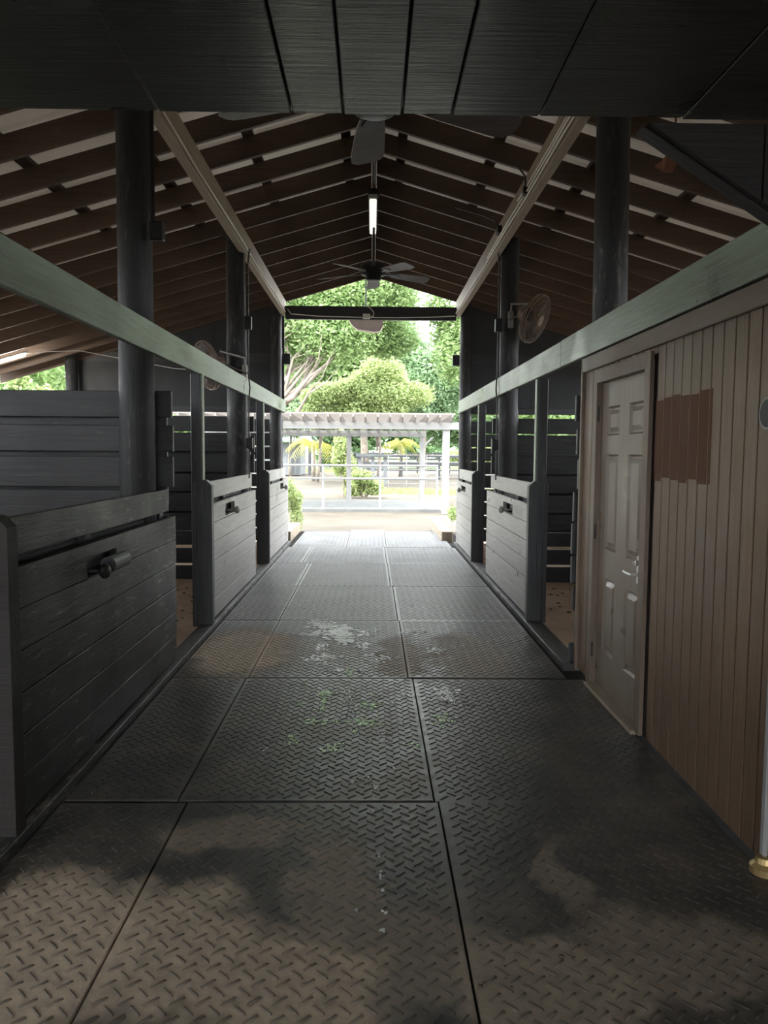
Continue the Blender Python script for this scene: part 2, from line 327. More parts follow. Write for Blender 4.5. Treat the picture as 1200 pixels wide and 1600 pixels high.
for ri, (y0, y1, rd) in enumerate(rows):
    a, b = seams[ri]; hw = -1.375 if ri < 6 else -1.32
    for ci, (x0, x1, cdn) in enumerate(((hw, a-.004, 'left-hand'), (a, b, 'middle'), (b+.005, 1.482 if ri < 2 else (1.37 if ri < 6 else 1.33), 'right-hand'))):
        dy = [0.004, 0, -0.012][ci]*(1 if ri % 2 else -1); sk = [0.006, -0.004, 0.005][ci]
        yb = y1-0.006+dy
        if ri == 7: yb -= [0.35, 0.0, 0.22][ci]
        m = thing('rubber_mat', ((x0+x1)/2, (y0+y1)/2, -0.02), '%s black treadplate rubber mat %s' % (cdn, rd), 'mat', 'rubber mats down the aisle')
        base = MB(); ya = y0+dy
        base.prism([(x0, ya, -.02), (x1-.004, ya, -.02), (x1-.004, yb, -.02), (x0, yb, -.02)], 0.0175, (0, 0, 1))
        base.prism([(x0+.003, ya+.003, -.0025), (x1-.007, ya+.003, -.0025), (x1-.007, yb-.003, -.0025), (x0+.003, yb-.003, -.0025)], 0.0025, (0, 0, 1))
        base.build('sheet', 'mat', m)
        tread(x0+.01, x1-.01, ya+.01, yb-.01, m)

# ------------------------------------------------------------------ roof
SL = 0.29; YR = [13.36-0.612*i for i in range(32)]
ceil = thing('ceiling', (0, 5, 4.5), kind='structure')
for sgn in (-1, 1):
    b = MB(); xa, xb = 0.03*sgn, 6.35*sgn; z = lambda x: 4.54-SL*abs(x)
    b.prism([(xa, YR[0]-.02, z(xa)), (xb, YR[0]-.02, z(xb)), (xb, YR[0]-.02, z(xb)+.19), (xa, YR[0]-.02, z(xa)+.19)], 0.04, (0, 1, 0))
    r0 = b.build('rafter', 'rafter', ceil)
    for i in range(1, len(YR)): share(r0, 0, YR[i]-YR[0]+rng.uniform(-.012, .012), rng.uniform(-.006, .006))
    for j in range(8):
        x = (0.28+0.86*j)*sgn; b = MB(); zz = z(x)+.19; dx = .045
        b.prism([(x-dx, -5.8, z(x-dx)+.19), (x+dx, -5.8, z(x+dx)+.19), (x+dx, -5.8, z(x+dx)+.228), (x-dx, -5.8, z(x-dx)+.228)], 19.5, (0, 1, 0))
        b.build('purlin', 'ridge', ceil)
    # ribbed metal roof sheets, one object per 1 m sheet
    for j in range(20):
        y0 = -5.95+j*1.0; b = MB(); ys = []
        for q in range(4): ys += [(y0+q*.25, 0), (y0+q*.25+.16, 0), (y0+q*.25+.185, .02), (y0+q*.25+.225, .02)]
        ys.append((y0+1.0, 0)); vs = []; fs = []
        for (yy, dz) in ys:
            vs += [(0, yy, 4.54+.232+dz), (6.45*sgn, yy, z(6.45)+.232+dz)]
        for q in range(len(ys)-1): fs.append((2*q, 2*q+1, 2*q+3, 2*q+2))
        b.add(vs, fs).build('roof_sheet', 'roof', ceil, fixn=False)
MB().box(-.022, .022, -5.9, 13.4, 4.50, 4.76).build('ridge_board', 'ridge', ceil)

# long pale beams, header beams, tie beam
def beam_thing(name, lab, parts, mat, cat='beam'):
    b = MB()
    for p in parts: b.cham(*p)
    return tag(b.build(name, mat), lab, cat)
beam_thing('eave_beam', 'long pale brown beam under the roof on the left side of the aisle', [(-1.56, -1.48, 1.7, 13.32, 3.865, 4.105)], 'eave')
beam_thing('eave_beam', 'long pale brown beam under the roof on the right side, with three conduits', [(1.40, 1.48, 1.7, 13.32, 3.865, 4.12)], 'eave')
beam_thing('header_beam', 'long painted beam tinted grey-green for tree reflection above the left stall fronts', [(-1.52, -1.477, 1.2, 13.2, 2.225, 2.425)], 'header')
hb = thing('header_beam', (1.5, 7, 2.2), 'long painted beam tinted grey-green for tree reflection above the brown office wall and right stalls', 'beam')
for (ya, yb, dz) in ((1.2, 6.05, .003), (6.054, 13.2, 0)): MB().cham(1.462, 1.505, ya, yb, 2.238+dz, 2.44+dz).build('plank', 'header', hb)
tb = thing('tie_beam', (0, 13.2, 3.79), 'dark crossbeam spanning the gable opening at the far end', 'beam')
MB().cham(-1.48, 1.40, 13.18, 13.26, 3.79, 4.01).build('plank', 'black_x', tb)
MB().tube([(-1.44, 13.16, 3.95), (-1.38, 13.16, 3.87), (-.9, 13.165, 3.835), (-.2, 13.165, 3.825), (.4, 13.165, 3.825), (1.0, 13.165, 3.84), (1.38, 13.16, 3.86)], .008, 6).build('wire', 'conduit', tb)
MB().cham(-.175, -.05, 13.12, 13.18, 3.80, 3.88, .006).build('junction_box', 'conduit', tb)
MB().tube([(-.06, 13.13, 3.82), (.0, 13.12, 3.84), (.01, 13.12, 3.90), (-.05, 13.12, 3.97), (-.1, 13.12, 4.0)], .009, 6).build('hook', 'conduit', tb)
def shade():
    b = MB(); prof = [(-.43, .06), (.17, .05), (.17, -.04), (.12, -.13), (.02, -.145), (-.28, -.10), (-.36, -.04)]
    b.prism([(x, 13.62, 3.80+z) for x, z in prof], .16, (0, 1, 0)); return b
o = thing('lamp_shade', (-.13, 13.7, 3.7), 'pale pinkish hanging lamp shade just below the far crossbeam', 'lamp')
shade().build('shade', 'pink', o); MB().tube([(-.13, 13.7, 3.85), (-.13, 13.7, 4.6)], .012, 8).build('hanging_rod', 'dark_metal', o)

# log posts
def log(x, y, z1, r, name_label, seed, zb=-.05):
    rg = np.random.default_rng(seed); n = 20; zs = np.linspace(zb, z1, int((z1-zb)/.09)+1); V = []
    ph = rg.uniform(0, 6, 6); kn = [(rg.uniform(.4, z1), rg.uniform(0, 6.28), rg.uniform(.5, 1)) for _ in range(9)]
    for z in zs:
        for j in range(n):
            t = 2*math.pi*j/n; rr = r*(1+.02*math.sin(2*t+ph[0]+z*.6)+.014*math.sin(3*t+ph[1]-z*1.3)+.012*math.sin(7*t+ph[2]))-.004*z
            for (kz, kt, ka) in kn:
                d = math.cos(t-kt); rr += .016*ka*math.exp(-((z-kz)/.07)**2)*max(0, d)**8
            V.append((x+rr*math.cos(t)+.012*math.sin(z*.7+ph[3]), y+rr*math.sin(t)+.01*math.sin(z*.9+ph[4]), z))
    m = len(zs); F = [(i*n+j, i*n+(j+1) % n, (i+1)*n+(j+1) % n, (i+1)*n+j) for i in range(m-1) for j in range(n)]
    F += [tuple(range(n))[::-1], tuple((m-1)*n+j for j in range(n))]
    return tag(MB().add(V, F).build('log_post', 'log', smooth=True), name_label, 'post', 'round log posts')
log(-1.618, 5.33, 4.06, .127, 'nearest thick round log post on the left, behind the front stall wall', 1)
log(-1.615, 9.22, 4.06, .127, 'round log post on the left carrying the round fan', 2)
log(-1.635, 13.2, 4.06, .11, 'farthest round log post on the left of the barn mouth', 3)
log(1.63, 5.4, 4.06, .125, 'nearest thick round log post on the right, above the office wall', 4, 2.282)
log(1.615, 9.22, 4.06, .122, 'round log post on the right carrying the round fan', 5)
log(1.585, 13.2, 4.06, .115, 'farthest round log post on the right of the barn mouth', 6)
log(-5.08, 13.2, 3.25, .11, 'round outer log post far left under the eave', 7)
log(5.08, 13.2, 3.25, .11, 'round outer log post far right under the eave', 8)

# ------------------------------------------------------------------ end wall (left and right wings) and outer walls
for sgn, nm in ((-1, 'wall_back_left'), (1, 'wall_back_right')):
    wl = thing(nm, (3.2*sgn, 13.35, 0), kind='structure')
    xs = [1.52, 2.72, 3.94, 5.02]
    for i in range(3):
        xa, xb = xs[i]*sgn, xs[i+1]*sgn-.006*sgn; z = lambda x: 4.52-SL*abs(x)
        zt = 2.225+.005*i
        MB().prism([(xa, 13.34, zt), (xb, 13.34, zt), (xb, 13.34, 3.07), (xa, 13.34, 3.07)], .018, (0, 1, 0)).build('panel', 'end_wall', wl)
        MB().prism([(xa, 13.385, 3.076), (xb, 13.385, 3.076), (xb, 13.385, z(xb)+.2), (xa, 13.385, z(xa)+.2)], .018, (0, 1, 0)).build('panel', 'end_wall', wl)
        MB().box(xb-.05, xb+.05, 13.41, 13.44, 2.23, z(xb)+.1).build('batten', 'black_z', wl)
        MB().box(*sorted((xa, xb)), 13.358, 13.384, 3.03, 3.075).build('batten', 'black_x', wl)
    MB().cham(*sorted(((1.42 if sgn < 0 else 1.37)*sgn, 5.0*sgn)), 13.37, 13.45, 3.06, 3.24).build('ledger', 'black_x', wl)
    MB().cham(*sorted((1.7*sgn, 5.0*sgn)), 13.30, 13.338, 2.24, 2.33).build('rail', 'black_x', wl)
    for i in range(9):
        z0 = .02+.235*i; MB().cham(*sorted((1.55*sgn, 5.1*sgn)), 13.34, 13.375, z0, z0+.212+rng.uniform(-.004, .006)).build('board', 'black_x', wl)
for sgn, nm, ya in ((-1, 'wall_left', -1.0), (1, 'wall_right_outer', 5.6)):
    wl = thing(nm, (5.25*sgn, 8, 0), kind='structure')
    for i in range(8):
        z0 = .02+.24*i; MB().cham(*sorted((5.20*sgn, 5.24*sgn)), ya, 13.2, z0, z0+.225).build('board', 'black_y', wl)
    for y in (5.4, 9.3): MB().box(*sorted((5.06*sgn, 5.2*sgn)), y-.07, y+.07, 0, 3.02).build('post', 'black_z', wl)

# unseen enclosure added behind the viewer to cut light: sides, end wall with doorway
for nm, bx in (('wall_near_left_added', (-1.62, -1.58, -3.4, 1.6, 0, 2.24)), ('wall_near_right_added', (1.52, 1.56, -3.4, .3, 0, 2.24))):
    wl = thing(nm, (bx[0], -2, 0), kind='structure'); n = int((bx[3]-bx[2])/.3)
    for i in range(n): MB().box(bx[0], bx[1], bx[2]+i*.3, bx[2]+i*.3+.294, bx[4], bx[5]).build('board', 'black_z', wl)
wl = thing('wall_front_added', (0, -3.4, 0), kind='structure')
for a in np.arange(-5.4, 5.3, .3):
    if a < -1.55 or a > 1.25: MB().box(a, a+.294, -3.44, -3.4, 0, 4.5-SL*abs(a)).build('board', 'black_z', wl)
    else: MB().box(a, a+.294, -3.44, -3.4, 2.24, 4.5-SL*abs(a)).build('board', 'black_z', wl)

# ------------------------------------------------------------------ stall partitions
def partition(sgn, y, xin, lab, far):
    p = thing('stall_partition', (3.3*sgn, y+.15, 0), lab, 'fence', 'plank partitions between stalls')
    zz = [(1.80, 1.985), (1.56, 1.745), (1.31, 1.525), (1.075, 1.29), (.835, 1.055), (.615, .815), (.425, .595), (.20, .385), (-.02, .172)]
    for i, (a, b) in enumerate(zz):
        xi = xin+rng.uniform(-.02, .02)
        if b < 1.31 and y > 5.35 and y > 6 or (sgn < 0 and b < 1.31): xi = 1.58
        MB().cham(*sorted((xi*sgn, 5.12*sgn)), y+.135, y+.173, a, b).build('board', 'black_x', p)
    for (a, b) in far:
        MB().cham(*sorted(((xin+.07)*sgn, 5.12*sgn)), y+.212, y+.25, a, b).build('board', 'black_x', p)
    for x in (2.85, 4.1): MB().cham(*sorted((x*sgn, (x+.09)*sgn)), y+.173, y+.212, 0, 1.97).build('batten', 'black_z', p)
partition(-1, 5.33, 1.40, 'dark plank stall partition on the left behind the nearest log post', [(1.66, 1.85), (1.42, 1.6), (1.18, 1.37), (.9, 1.1), (.7, .87), (.5, .67), (.28, .45)])
partition(-1, 9.22, 1.42, 'dark plank stall partition on the left behind the fan post', [(1.63, 1.784), (1.40, 1.60), (1.2, 1.36), (.95, 1.13), (.72, .9)])
partition(1, 9.22, 1.45, 'dark plank stall partition on the right behind the fan post', [(1.62, 1.784), (1.38, 1.542), (1.15, 1.33), (.95, 1.1), (.72, .88)])
partition(1, 5.42, 1.478, 'dark plank stall partition against the brown office wall', [(1.42, 1.6), (1.18, 1.37), (.9, 1.1), (.7, .87), (.5, .67), (.28, .45)])

# ------------------------------------------------------------------ stall fronts
def stall_front(sgn, y0, y1, face, lab, lat, mt='stall_worn_sheen'):
    """face: |x| of the aisle face of the boards; near end at y0."""
    p = thing('stall_front', (face*sgn, (y0+y1)/2, 0), lab, 'stall', 'low plank stall fronts')
    X = lambda a, b: sorted((a*sgn, b*sgn))
    h = .183
    for i in range(7):
        za = .06+.174*i; zb = za+.168
        off = .0 if i < 6 else .045
        ya, yb = y0+.1, y1
        zb2 = 1.292 if i == 6 else zb
        if i == 6: za += .03
        if i == 5:
            # second board from the top carries the latch slot
            b = MB(); la, lb, lz0, lz1 = lat
            x = X(face, face+.04)
            b.box(*x, ya, la, za, zb2); b.box(*x, lb, yb, za, zb2); b.box(*x, la, lb, za, lz0); b.box(*x, la, lb, lz1, zb2)
            sb = b.build('board', mt, p)
        else:
            MB().cham(*X(face+off+rng.uniform(0, .004), face+off+.04), ya, yb+rng.uniform(-.01, .012), za, zb2, .002).build('board', mt, p)
    for i in range(7):   # inner skin
        MB().box(*X(face+.125, face+.15), y0+.1, y1-.02, .05+.176*i, .05+.176*i+.171).build('inner_board', 'black_y', p)
    # end stile with chamfered head
    fx = face-.025; e = MB()
    e.prism([(fx*sgn, y0+.1, 0.03), ((face+.105)*sgn, y0+.1, .03), ((face+.105)*sgn, y0+.1, 1.315), ((fx+.045)*sgn, y0+.1, 1.315), (fx*sgn, y0+.1, 1.27)], .085, (0, -1, 0))
    e.build('end_stile', 'gusset' if y0 < 4 else 'black_z', p)
    MB().cham(*X(face+.105, face+.145), y0-.01, y0+.09, .03, 1.30).build('end_batten', 'black_z', p)
    if y0 > 4:
        MB().cham(*X(1.485, 1.57), y0+.02, y0+.06, 1.24, 2.232).build('upright', 'black_z', p)
        MB().cham(*X(1.468, 1.484), y0+.025, y0+.10, 1.30, 2.232).build('edge_strip', 'header', p)  # pale strip added to stand for the upright's lit aisle edge
    for yy in (y0+1.15, y1-.06): MB().box(*X(face+.085, face+.125), yy-.045, yy+.045, .03, 1.25).build('stud', 'black_z', p)
    # cross brace wire inside the slot: sliding bolt bar and round knob
    la, lb, lz0, lz1 = lat; mz = (lz0+lz1)/2
    kn = la+(lb-la)*.12 if sgn < 0 and y0 < 4 else (la+lb)/2-.05*sgn*0
    MB().box(*X(face+.06, face+.1), la-.12, lb+.25, lz0+.02, lz1-.02).build('bolt_bar', 'black_y', p)
    if kn is not None:
        k2 = MB(); r = .038
        k2.lathe(((face-.005)*sgn, kn, mz-.02), [(.012, -.07), (.012, .035), (.026, .042), (r, .055), (r, .072), (.026, .086), (.01, .092)], 16, (-sgn, 0, 0))
        k2.build('knob', mt, sb, smooth=False)
    return p
stall_front(-1, 2.93, 5.56, 1.42, 'nearest low plank stall front on the left, large in the foreground', (3.83, 4.27, .925, 1.03), 'stall')
stall_front(-1, 6.68, 9.38, 1.42, 'middle low plank stall front on the left', (7.45, 7.95, .945, 1.06))
stall_front(-1, 10.42, 13.02, 1.42, 'farthest low plank stall front on the left', (11.9, 12.3, .98, 1.07))
stall_front(1, 6.90, 9.64, 1.44, 'nearer low plank stall front on the right, past the office wall', (7.85, 8.42, .935, 1.04))
stall_front(1, 10.70, 12.95, 1.42, 'farthest low plank stall front on the right', (11.7, 12.25, .96, 1.05))
# the peg block on the nearest front
o = MB(); o.lathe((-1.375, 4.0, .972), [(.042, 0), (.042, .26)], 14, (0, 1, 0)); tag(o.build('wooden_peg', 'black_y'), 'short round dark wooden peg on the nearest left stall front beside its knob', 'peg')
# curbs
def curb(sgn, y0, y1, xa, xb, lab, h=.045):
    b = MB(); n = int((y1-y0)/.5); c = sorted((xa*sgn, xb*sgn))
    b.cham(c[0], c[1], y0, y1, -.02, h, .003); tag(b.build('floor_curb', 'curb'), lab, 'curb', 'curbs along the stalls')
curb(-1, 1.5, 13.1, 1.385, 1.51, 'long low dark curb at the foot of the left stall fronts')
curb(1, 5.5, 13.1, 1.40, 1.55, 'long low dark curb at the foot of the right stall fronts', .04)

# ------------------------------------------------------------------ office wall on the right
FX = 1.50
wr = thing('wall_right', (FX, 3.5, 0), kind='structure')
GV = .1085
y = 5.49
D0, D1 = 4.13, 5.19     # door casing outer
pl = {}
def plank(ya, yb, za, zb, mat='brown'):
    # T1-11 style board with rebated joint
    MB().cham(FX, FX+.02, ya, yb-.010, za, zb, .0025).build('plank', mat, wr)
while y > 0.3:
    yb, ya = y, y-GV
    if ya >= D1-.03 or yb <= D0+.03:
        plank(ya, yb, 0.015, 2.14)
    else: plank(ya, yb, 2.10, 2.14)
    y = ya
MB().box(FX+.021, FX+.05, 0.3, D0+.05, 0, 2.24).build('backing', 'black_z', wr)
MB().box(FX+.021, FX+.05, D1-.05, 5.5, 0, 2.24).build('backing', 'black_z', wr)
MB().box(FX+.021, FX+.05, D0+.05, D1-.05, 2.08, 2.24).build('backing', 'black_z', wr)
MB().cham(FX-.022, FX, 0.3, 5.49, 2.135, 2.235).build('frieze_board', 'brown_trim', wr)
MB().cham(FX-.022, FX+.07, 5.465, 5.50, 0, 2.235).build('corner_board', 'brown_trim_z', wr)
MB().box(FX+.05, 5.15, 5.46, 5.50, 0, 2.24).build('side_panel', 'brown', wr)
MB().box(FX+.02, 5.15, 0.3, 5.48, 2.245, 2.28).build('top_panel', 'brown', wr)
# repainted redder patch on the siding (thin coat of its own colour)
for q in range(13, 20):
    yb_ = 5.49-GV*q; ya_ = yb_-GV+.010
    if yb_ < 4.14: MB().box(FX-.0014, FX-.0002, max(ya_, 3.40), yb_, 1.44+.012*math.sin(q*2.3), 1.855+.008*math.cos(q*1.7)).build('paint_patch', 'fresh', wr)
# door
dr = thing('door_1', (FX, 4.66, 0), kind='structure')
def casing(pts): MB().prism([(FX-.02, a, b) for a, b in pts], .02, (1, 0, 0)).build('casing', 'brown_trim_z', dr)
casing([(D1, .012), (D1, 2.115), (D1-.085, 2.03), (D1-.085, .012)])
casing([(D0, .012), (D0, 2.115), (D0+.085, 2.03), (D0+.085, .012)])
casing([(D1, 2.117), (D0, 2.117), (D0+.085, 2.032), (D1-.085, 2.032)])
MB().box(FX, FX+.12, D1-.085, D1-.07, .0, 2.045).build('jamb', 'brown_trim_z', dr)
MB().box(FX, FX+.12, D0+.07, D0+.085, .0, 2.045).build('jamb', 'brown_trim_z', dr)
MB().box(FX, FX+.12, D0+.085, D1-.085, 2.03, 2.045).build('jamb', 'brown_trim', dr)
MB().cham(FX-.05, FX+.06, D0+.05, D1-.06, -.003, .022, .006).build('threshold', 'timber', dr)
lx = FX+.022; La, Lb = D0+.088, D1-.088
leaf = MB(); lw = Lb-La
cols = [(La+.115, La+.115+.235), (Lb-.115-.235, Lb-.115)]; rws = [(.27, .765), (.95, 1.565), (1.685, 1.87)]
ycuts = [La, cols[0][0], cols[0][1], cols[1][0], cols[1][1], Lb]; zcuts = [.02, .27, .765, .95, 1.565, 1.685, 1.87, 2.028]
for i in range(5):
    for j in range(7):
        if i in (1, 3) and j in (1, 3, 5): continue
        leaf.add([(lx, ycuts[i], zcuts[j]), (lx, ycuts[i+1], zcuts[j]), (lx, ycuts[i+1], zcuts[j+1]), (lx, ycuts[i], zcuts[j+1])], [(0, 1, 2, 3)])
leaf.box(lx+.02, lx+.044, La, Lb, .02, 2.028)
for (ya_, yb_) in ((La, La+.001), (Lb-.001, Lb)): leaf.box(lx, lx+.02, ya_, yb_, .02, 2.028)
lf = leaf.build('door_leaf', 'door', dr, fixn=False)
for (ca, cb) in cols:
    for (ra, rb) in rws:
        def rect(d, g): return [(lx+d, ca+g, ra+g), (lx+d, cb-g, ra+g), (lx+d, cb-g, rb-g), (lx+d, ca+g, rb-g)]
        lv = [rect(0, 0), rect(.018, .012), rect(.018, .024), rect(.002, .052)]
        v = [q for l_ in lv for q in l_]; f = [(a*4+c_, a*4+(c_+1) % 4, (a+1)*4+(c_+1) % 4, (a+1)*4+c_) for a in range(3) for c_ in range(4)]+[(12, 13, 14, 15)]
        MB().add(v, f).build('raised_panel', 'door', lf, fixn=False)
for zc in (.25, 1.05, 1.83): MB().tube([(FX-.006, Lb+.006, zc-.05), (FX-.006, Lb+.006, zc+.05)], .008, 8).build('hinge', 'dark_metal', dr)
lk = MB().cham(lx-.022, lx, La+.035, La+.085, .835, .995, .01).build('lock_plate', 'metal', dr)
MB().lathe((lx-.02, La+.06, .955), [(.016, 0), (.016, .018), (.006, .02), (.006, .034)], 14, (-1, 0, 0)).build('lock_cylinder', 'metal', lk)
MB().tube([(lx-.02, La+.06, .89), (lx-.062, La+.06, .89), (lx-.066, La+.075, .89), (lx-.066, La+.17, .892)], [.011, .010, .010, .009], 10).build('lever', 'metal', lk)
MB().cham(lx-.03, lx, La+.03, La+.08, 1.03, 1.09, .012).build('strike_guard', 'brown_trim_z', dr)
# next door's white edge and foot at the right border
MB().cham(FX-.012, FX, 2.72, 2.80, 0, 2.13).build('trim_board', 'brown_trim_z', wr)
o = MB(); o.cham(1.468, 1.488, 2.745, 2.775, .07, .78, .004); tag(o.build('white_rail', 'white'), 'narrow white upright strip at the right edge of the frame', 'rail')
o = MB(); o.lathe((1.478, 2.75, 0), [(.04, 0), (.052, .01), (.052, .035), (.036, .05), (.03, .07)], 16); tag(o.build('door_stop', 'brass'), 'small tarnished brass foot on the floor under the white strip', 'stopper')
o = thing('wall_lantern', (1.47, 2.86, 1.66), 'small grey oval box with pale rim fixed to the brown siding at the right edge', 'box')
MB().lathe((1.50, 2.84, 1.722), [(.055, 0), (.058, .01), (.058, .035), (.05, .045)], 20, (-1, 0, 0)).build('housing', 'dark_metal', o)
MB().ring((1.458, 2.84, 1.722), (1, 0, 0), .055, .004).build('rim', 'white', o)

# ------------------------------------------------------------------ loft soffit over the camera + gusset
sf = thing('loft_floor', (0, .4, 2.24), 'dark rough-sawn plank soffit overhead across the top of the frame', 'ceiling boards')
xs = [-3.2, -2.3, -1.45, -.85, -.43, -.165, -.062, .055, .155, .33, .62, 1.1, 1.8, 2.6, 3.3]
for i in range(len(xs)-1):
    MB().cham(xs[i]+(.0018 if 3<i<10 else .0003), xs[i+1]-(.0018 if 3<i<10 else .0003), -3.4, 1.60+rng.uniform(-.004, .004), 2.243+.002*(i % 2), 2.29, .002).build('plank', 'soffit', sf)
MB().box(-3.2, 3.3, -3.4, 1.59, 2.291, 2.31).build('deck', 'gusset', sf)
MB().box(-3.2, 3.3, 1.55, 1.60, 2.31, 2.42).build('rim_board', 'soffit', sf)
gs = thing('corner_brace', (1.0, 1.62, 1.5), 'dark diagonal gusset panel in the upper right corner', 'brace')
for i in range(5):
    a0, a1 = .555+.24*i, .555+.24*i+.236
    zl = lambda x: 2.245-(x-.545)*.64
    MB().prism([(a0, 1.605, zl(a0)), (a1, 1.605, zl(a1)), (a1, 1.605, 2.238), (a0, 1.605, 2.2381)], .018, (0, 1, 0)).build('board', 'gusset', gs)
MB().prism([(.548, 1.625, 2.238), (.60, 1.625, 2.238), (1.7, 1.625, zl(1.64)), (1.7, 1.625, zl(1.70))], .04, (0, 1, 0)).build('edge_strip', 'gusset', gs)

# ------------------------------------------------------------------ ceiling fans and lamps
def ceiling_fan(x, y, z, rot, lab):
    f = thing('ceiling_fan', (x, y, z), lab, 'fan', 'ceiling fans on the ridge')
    MB().lathe((x, y, z), [(.05, -.10), (.085, -.085), (.09, -.04), (.14, -.03), (.15, .02), (.14, .075), (.09, .10), (.03, .115)], 24).build('motor', 'dark_metal', f, smooth=True)
    MB().tube([(x, y, z+.1), (x, y, 4.5)], .013, 8).build('down_rod', 'dark_metal', f)
    MB().lathe((x, y, 4.40), [(.03, 0), (.07, .05), (.07, .10)], 16).build('canopy', 'dark_metal', f)
    for i in range(5):
        a = math.radians(rot+72*i); T = Matrix.Translation((x, y, z-.01)) @ Matrix.Rotation(a, 4, 'Z') @ Matrix.Rotation(math.radians(3), 4, 'Y') @ Matrix.Rotation(math.radians(-13), 4, 'X')
        out = [(.21, -.055), (.30, -.066), (.60, -.082), (.655, -.07), (.67, -.03), (.67, .045), (.64, .078), (.58, .084), (.30, .066), (.21, .05)]
        MB().prism([T @ Vector((u, v, 0)) for u, v in out], .009, T.to_3x3() @ Vector((0, 0, 1))).build('blade', 'blade', f)
        b = MB(); b.prism([T @ Vector((u, v, -.006)) for u, v in [(.09, -.018), (.20, -.02), (.26, -.045), (.30, -.02), (.30, .02), (.26, .045), (.20, .02), (.09, .018)]], .006, T.to_3x3() @ Vector((0, 0, 1)))
        b.build('blade_iron', 'dark_metal', f)
ceiling_fan(0.0, 8.9, 3.60, 90, 'far dark ceiling fan hanging in front of the gable opening')
ceiling_fan(0.0, 3.24, 3.03, 93, 'near ceiling fan partly hidden above the overhead planks')
lt = thing('strip_light', (0, 8.6, 4.1), 'white strip light hanging under the ridge behind the far fan rod', 'lamp')
MB().cham(-.055, .035, 8.0, 9.2, 4.13, 4.17, .01).build('housing', 'white', lt)
MB().cham(-.047, .027, 8.03, 9.17, 4.09, 4.13, .012).build('diffuser', 'lamp', lt)
for yy in (8.15, 9.05): MB().tube([(-.01, yy, 4.17), (-.01, yy, 4.5)], .005, 6).build('hanger', 'dark_metal', lt)
lt = thing('tube_light', (-5.6, 11.7, 2.8), 'glowing fluorescent tube under the rafters at the far left', 'lamp')
def slp(x, dz): return (x, 11.75, 4.54-SL*abs(x)+dz)
MB().tube([slp(-5.22, -.045), slp(-6.30, -.045)], .021, 10).build('tube', 'tube', lt)
MB().tube([slp(-5.18, -.012), slp(-6.34, -.012)], .022, 8).build('fixture', 'white', lt)
MB().tube([slp(-5.22, -.03), (-4.9, 11.75, 3.03), (-4.4, 11.75, 3.05), (-3.0, 11.75, 2.80), (-1.9, 11.75, 2.72)], .006, 6).build('wire', 'conduit', lt)

# wall fans
def wall_fan(c, n, px, side, lab):
    c = Vector(c); n = Vector(n).normalized(); f = thing('round_fan', c, lab, 'fan', 'round cage fans on the log posts'); R = .285
    b = MB()
    for rr, d in ((R, 0), (R*.97, .03), (R*.97, -.03)): b.ring(c+n*d, n, rr, .006, 32, 5)
    a = n.orthogonal().normalized(); q = n.cross(a)
    for sd, dep in ((1, .075), (-1, .085)):
        for rr, dd in ((.08, dep), (.15, dep*.93), (.22, dep*.7)): b.ring(c+n*dd*sd, n, rr, .0025, 28, 4)
        for i in range(44):
            t = 2*math.pi*i/44; u = a*math.cos(t)+q*math.sin(t)
            b.tube([c+u*.06+n*dep*sd, c+u*.16+n*dep*.92*sd, c+u*.23+n*dep*.66*sd, c+u*R*.97+n*.03*sd], .0028, 4, False)
        b.lathe(c+n*(dep-.004)*sd, [(.062, 0), (.062, .008)], 16, n*sd)
    b.build('cage', 'cage', f)
    m = MB(); m.lathe(c-n*.07, [(.05, -.14), (.075, -.12), (.075, -.02), (.05, .0)], 18, n); m.build('motor', 'cage', f, smooth=True)
    for i in range(3):
        t = 2*math.pi*i/3+.4; u = a*math.cos(t)+q*math.sin(t); v = n.cross(u); pts = []
        for (r_, w_, tw) in ((.05, -.03, -.01), (.15, -.09, -.03), (.245, -.08, -.03), (.255, .05, .03), (.16, .07, .03), (.05, .03, .01)): pts.append(c+u*r_+v*w_+n*tw)
        MB().prism(pts, .003, n).build('blade', 'dark_metal', f)
    p = Vector(px)
    k = MB(); k.tube([c-n*.17, c-n*.2+Vector((0, 0, .06)), Vector((c.x*.6+p.x*.4, c.y-.1, c.z+.15)), p+Vector((0, -.02, .13)), p], .014, 8)
    k.tube([c-n*.16, p+Vector((side*.04, -.05, -.05)), p+Vector((0, 0, -.02))], .012, 8)
    k.cham(p.x-.03, p.x+.03, p.y-.03, p.y+.03, p.z-.14, p.z+.05); k.build('bracket', 'gate', f)
wall_fan((-1.90, 8.97, 2.545), (-.8, -.55, -.3), (-1.50, 9.12, 2.52), 1, 'round cage fan on the left log post, partly behind the grey-green beam')
wall_fan((1.86, 8.97, 3.11), (.8, -.55, -.42), (1.60, 9.08, 3.16), -1, 'round cage fan on the right log post, above the grey-green beam')

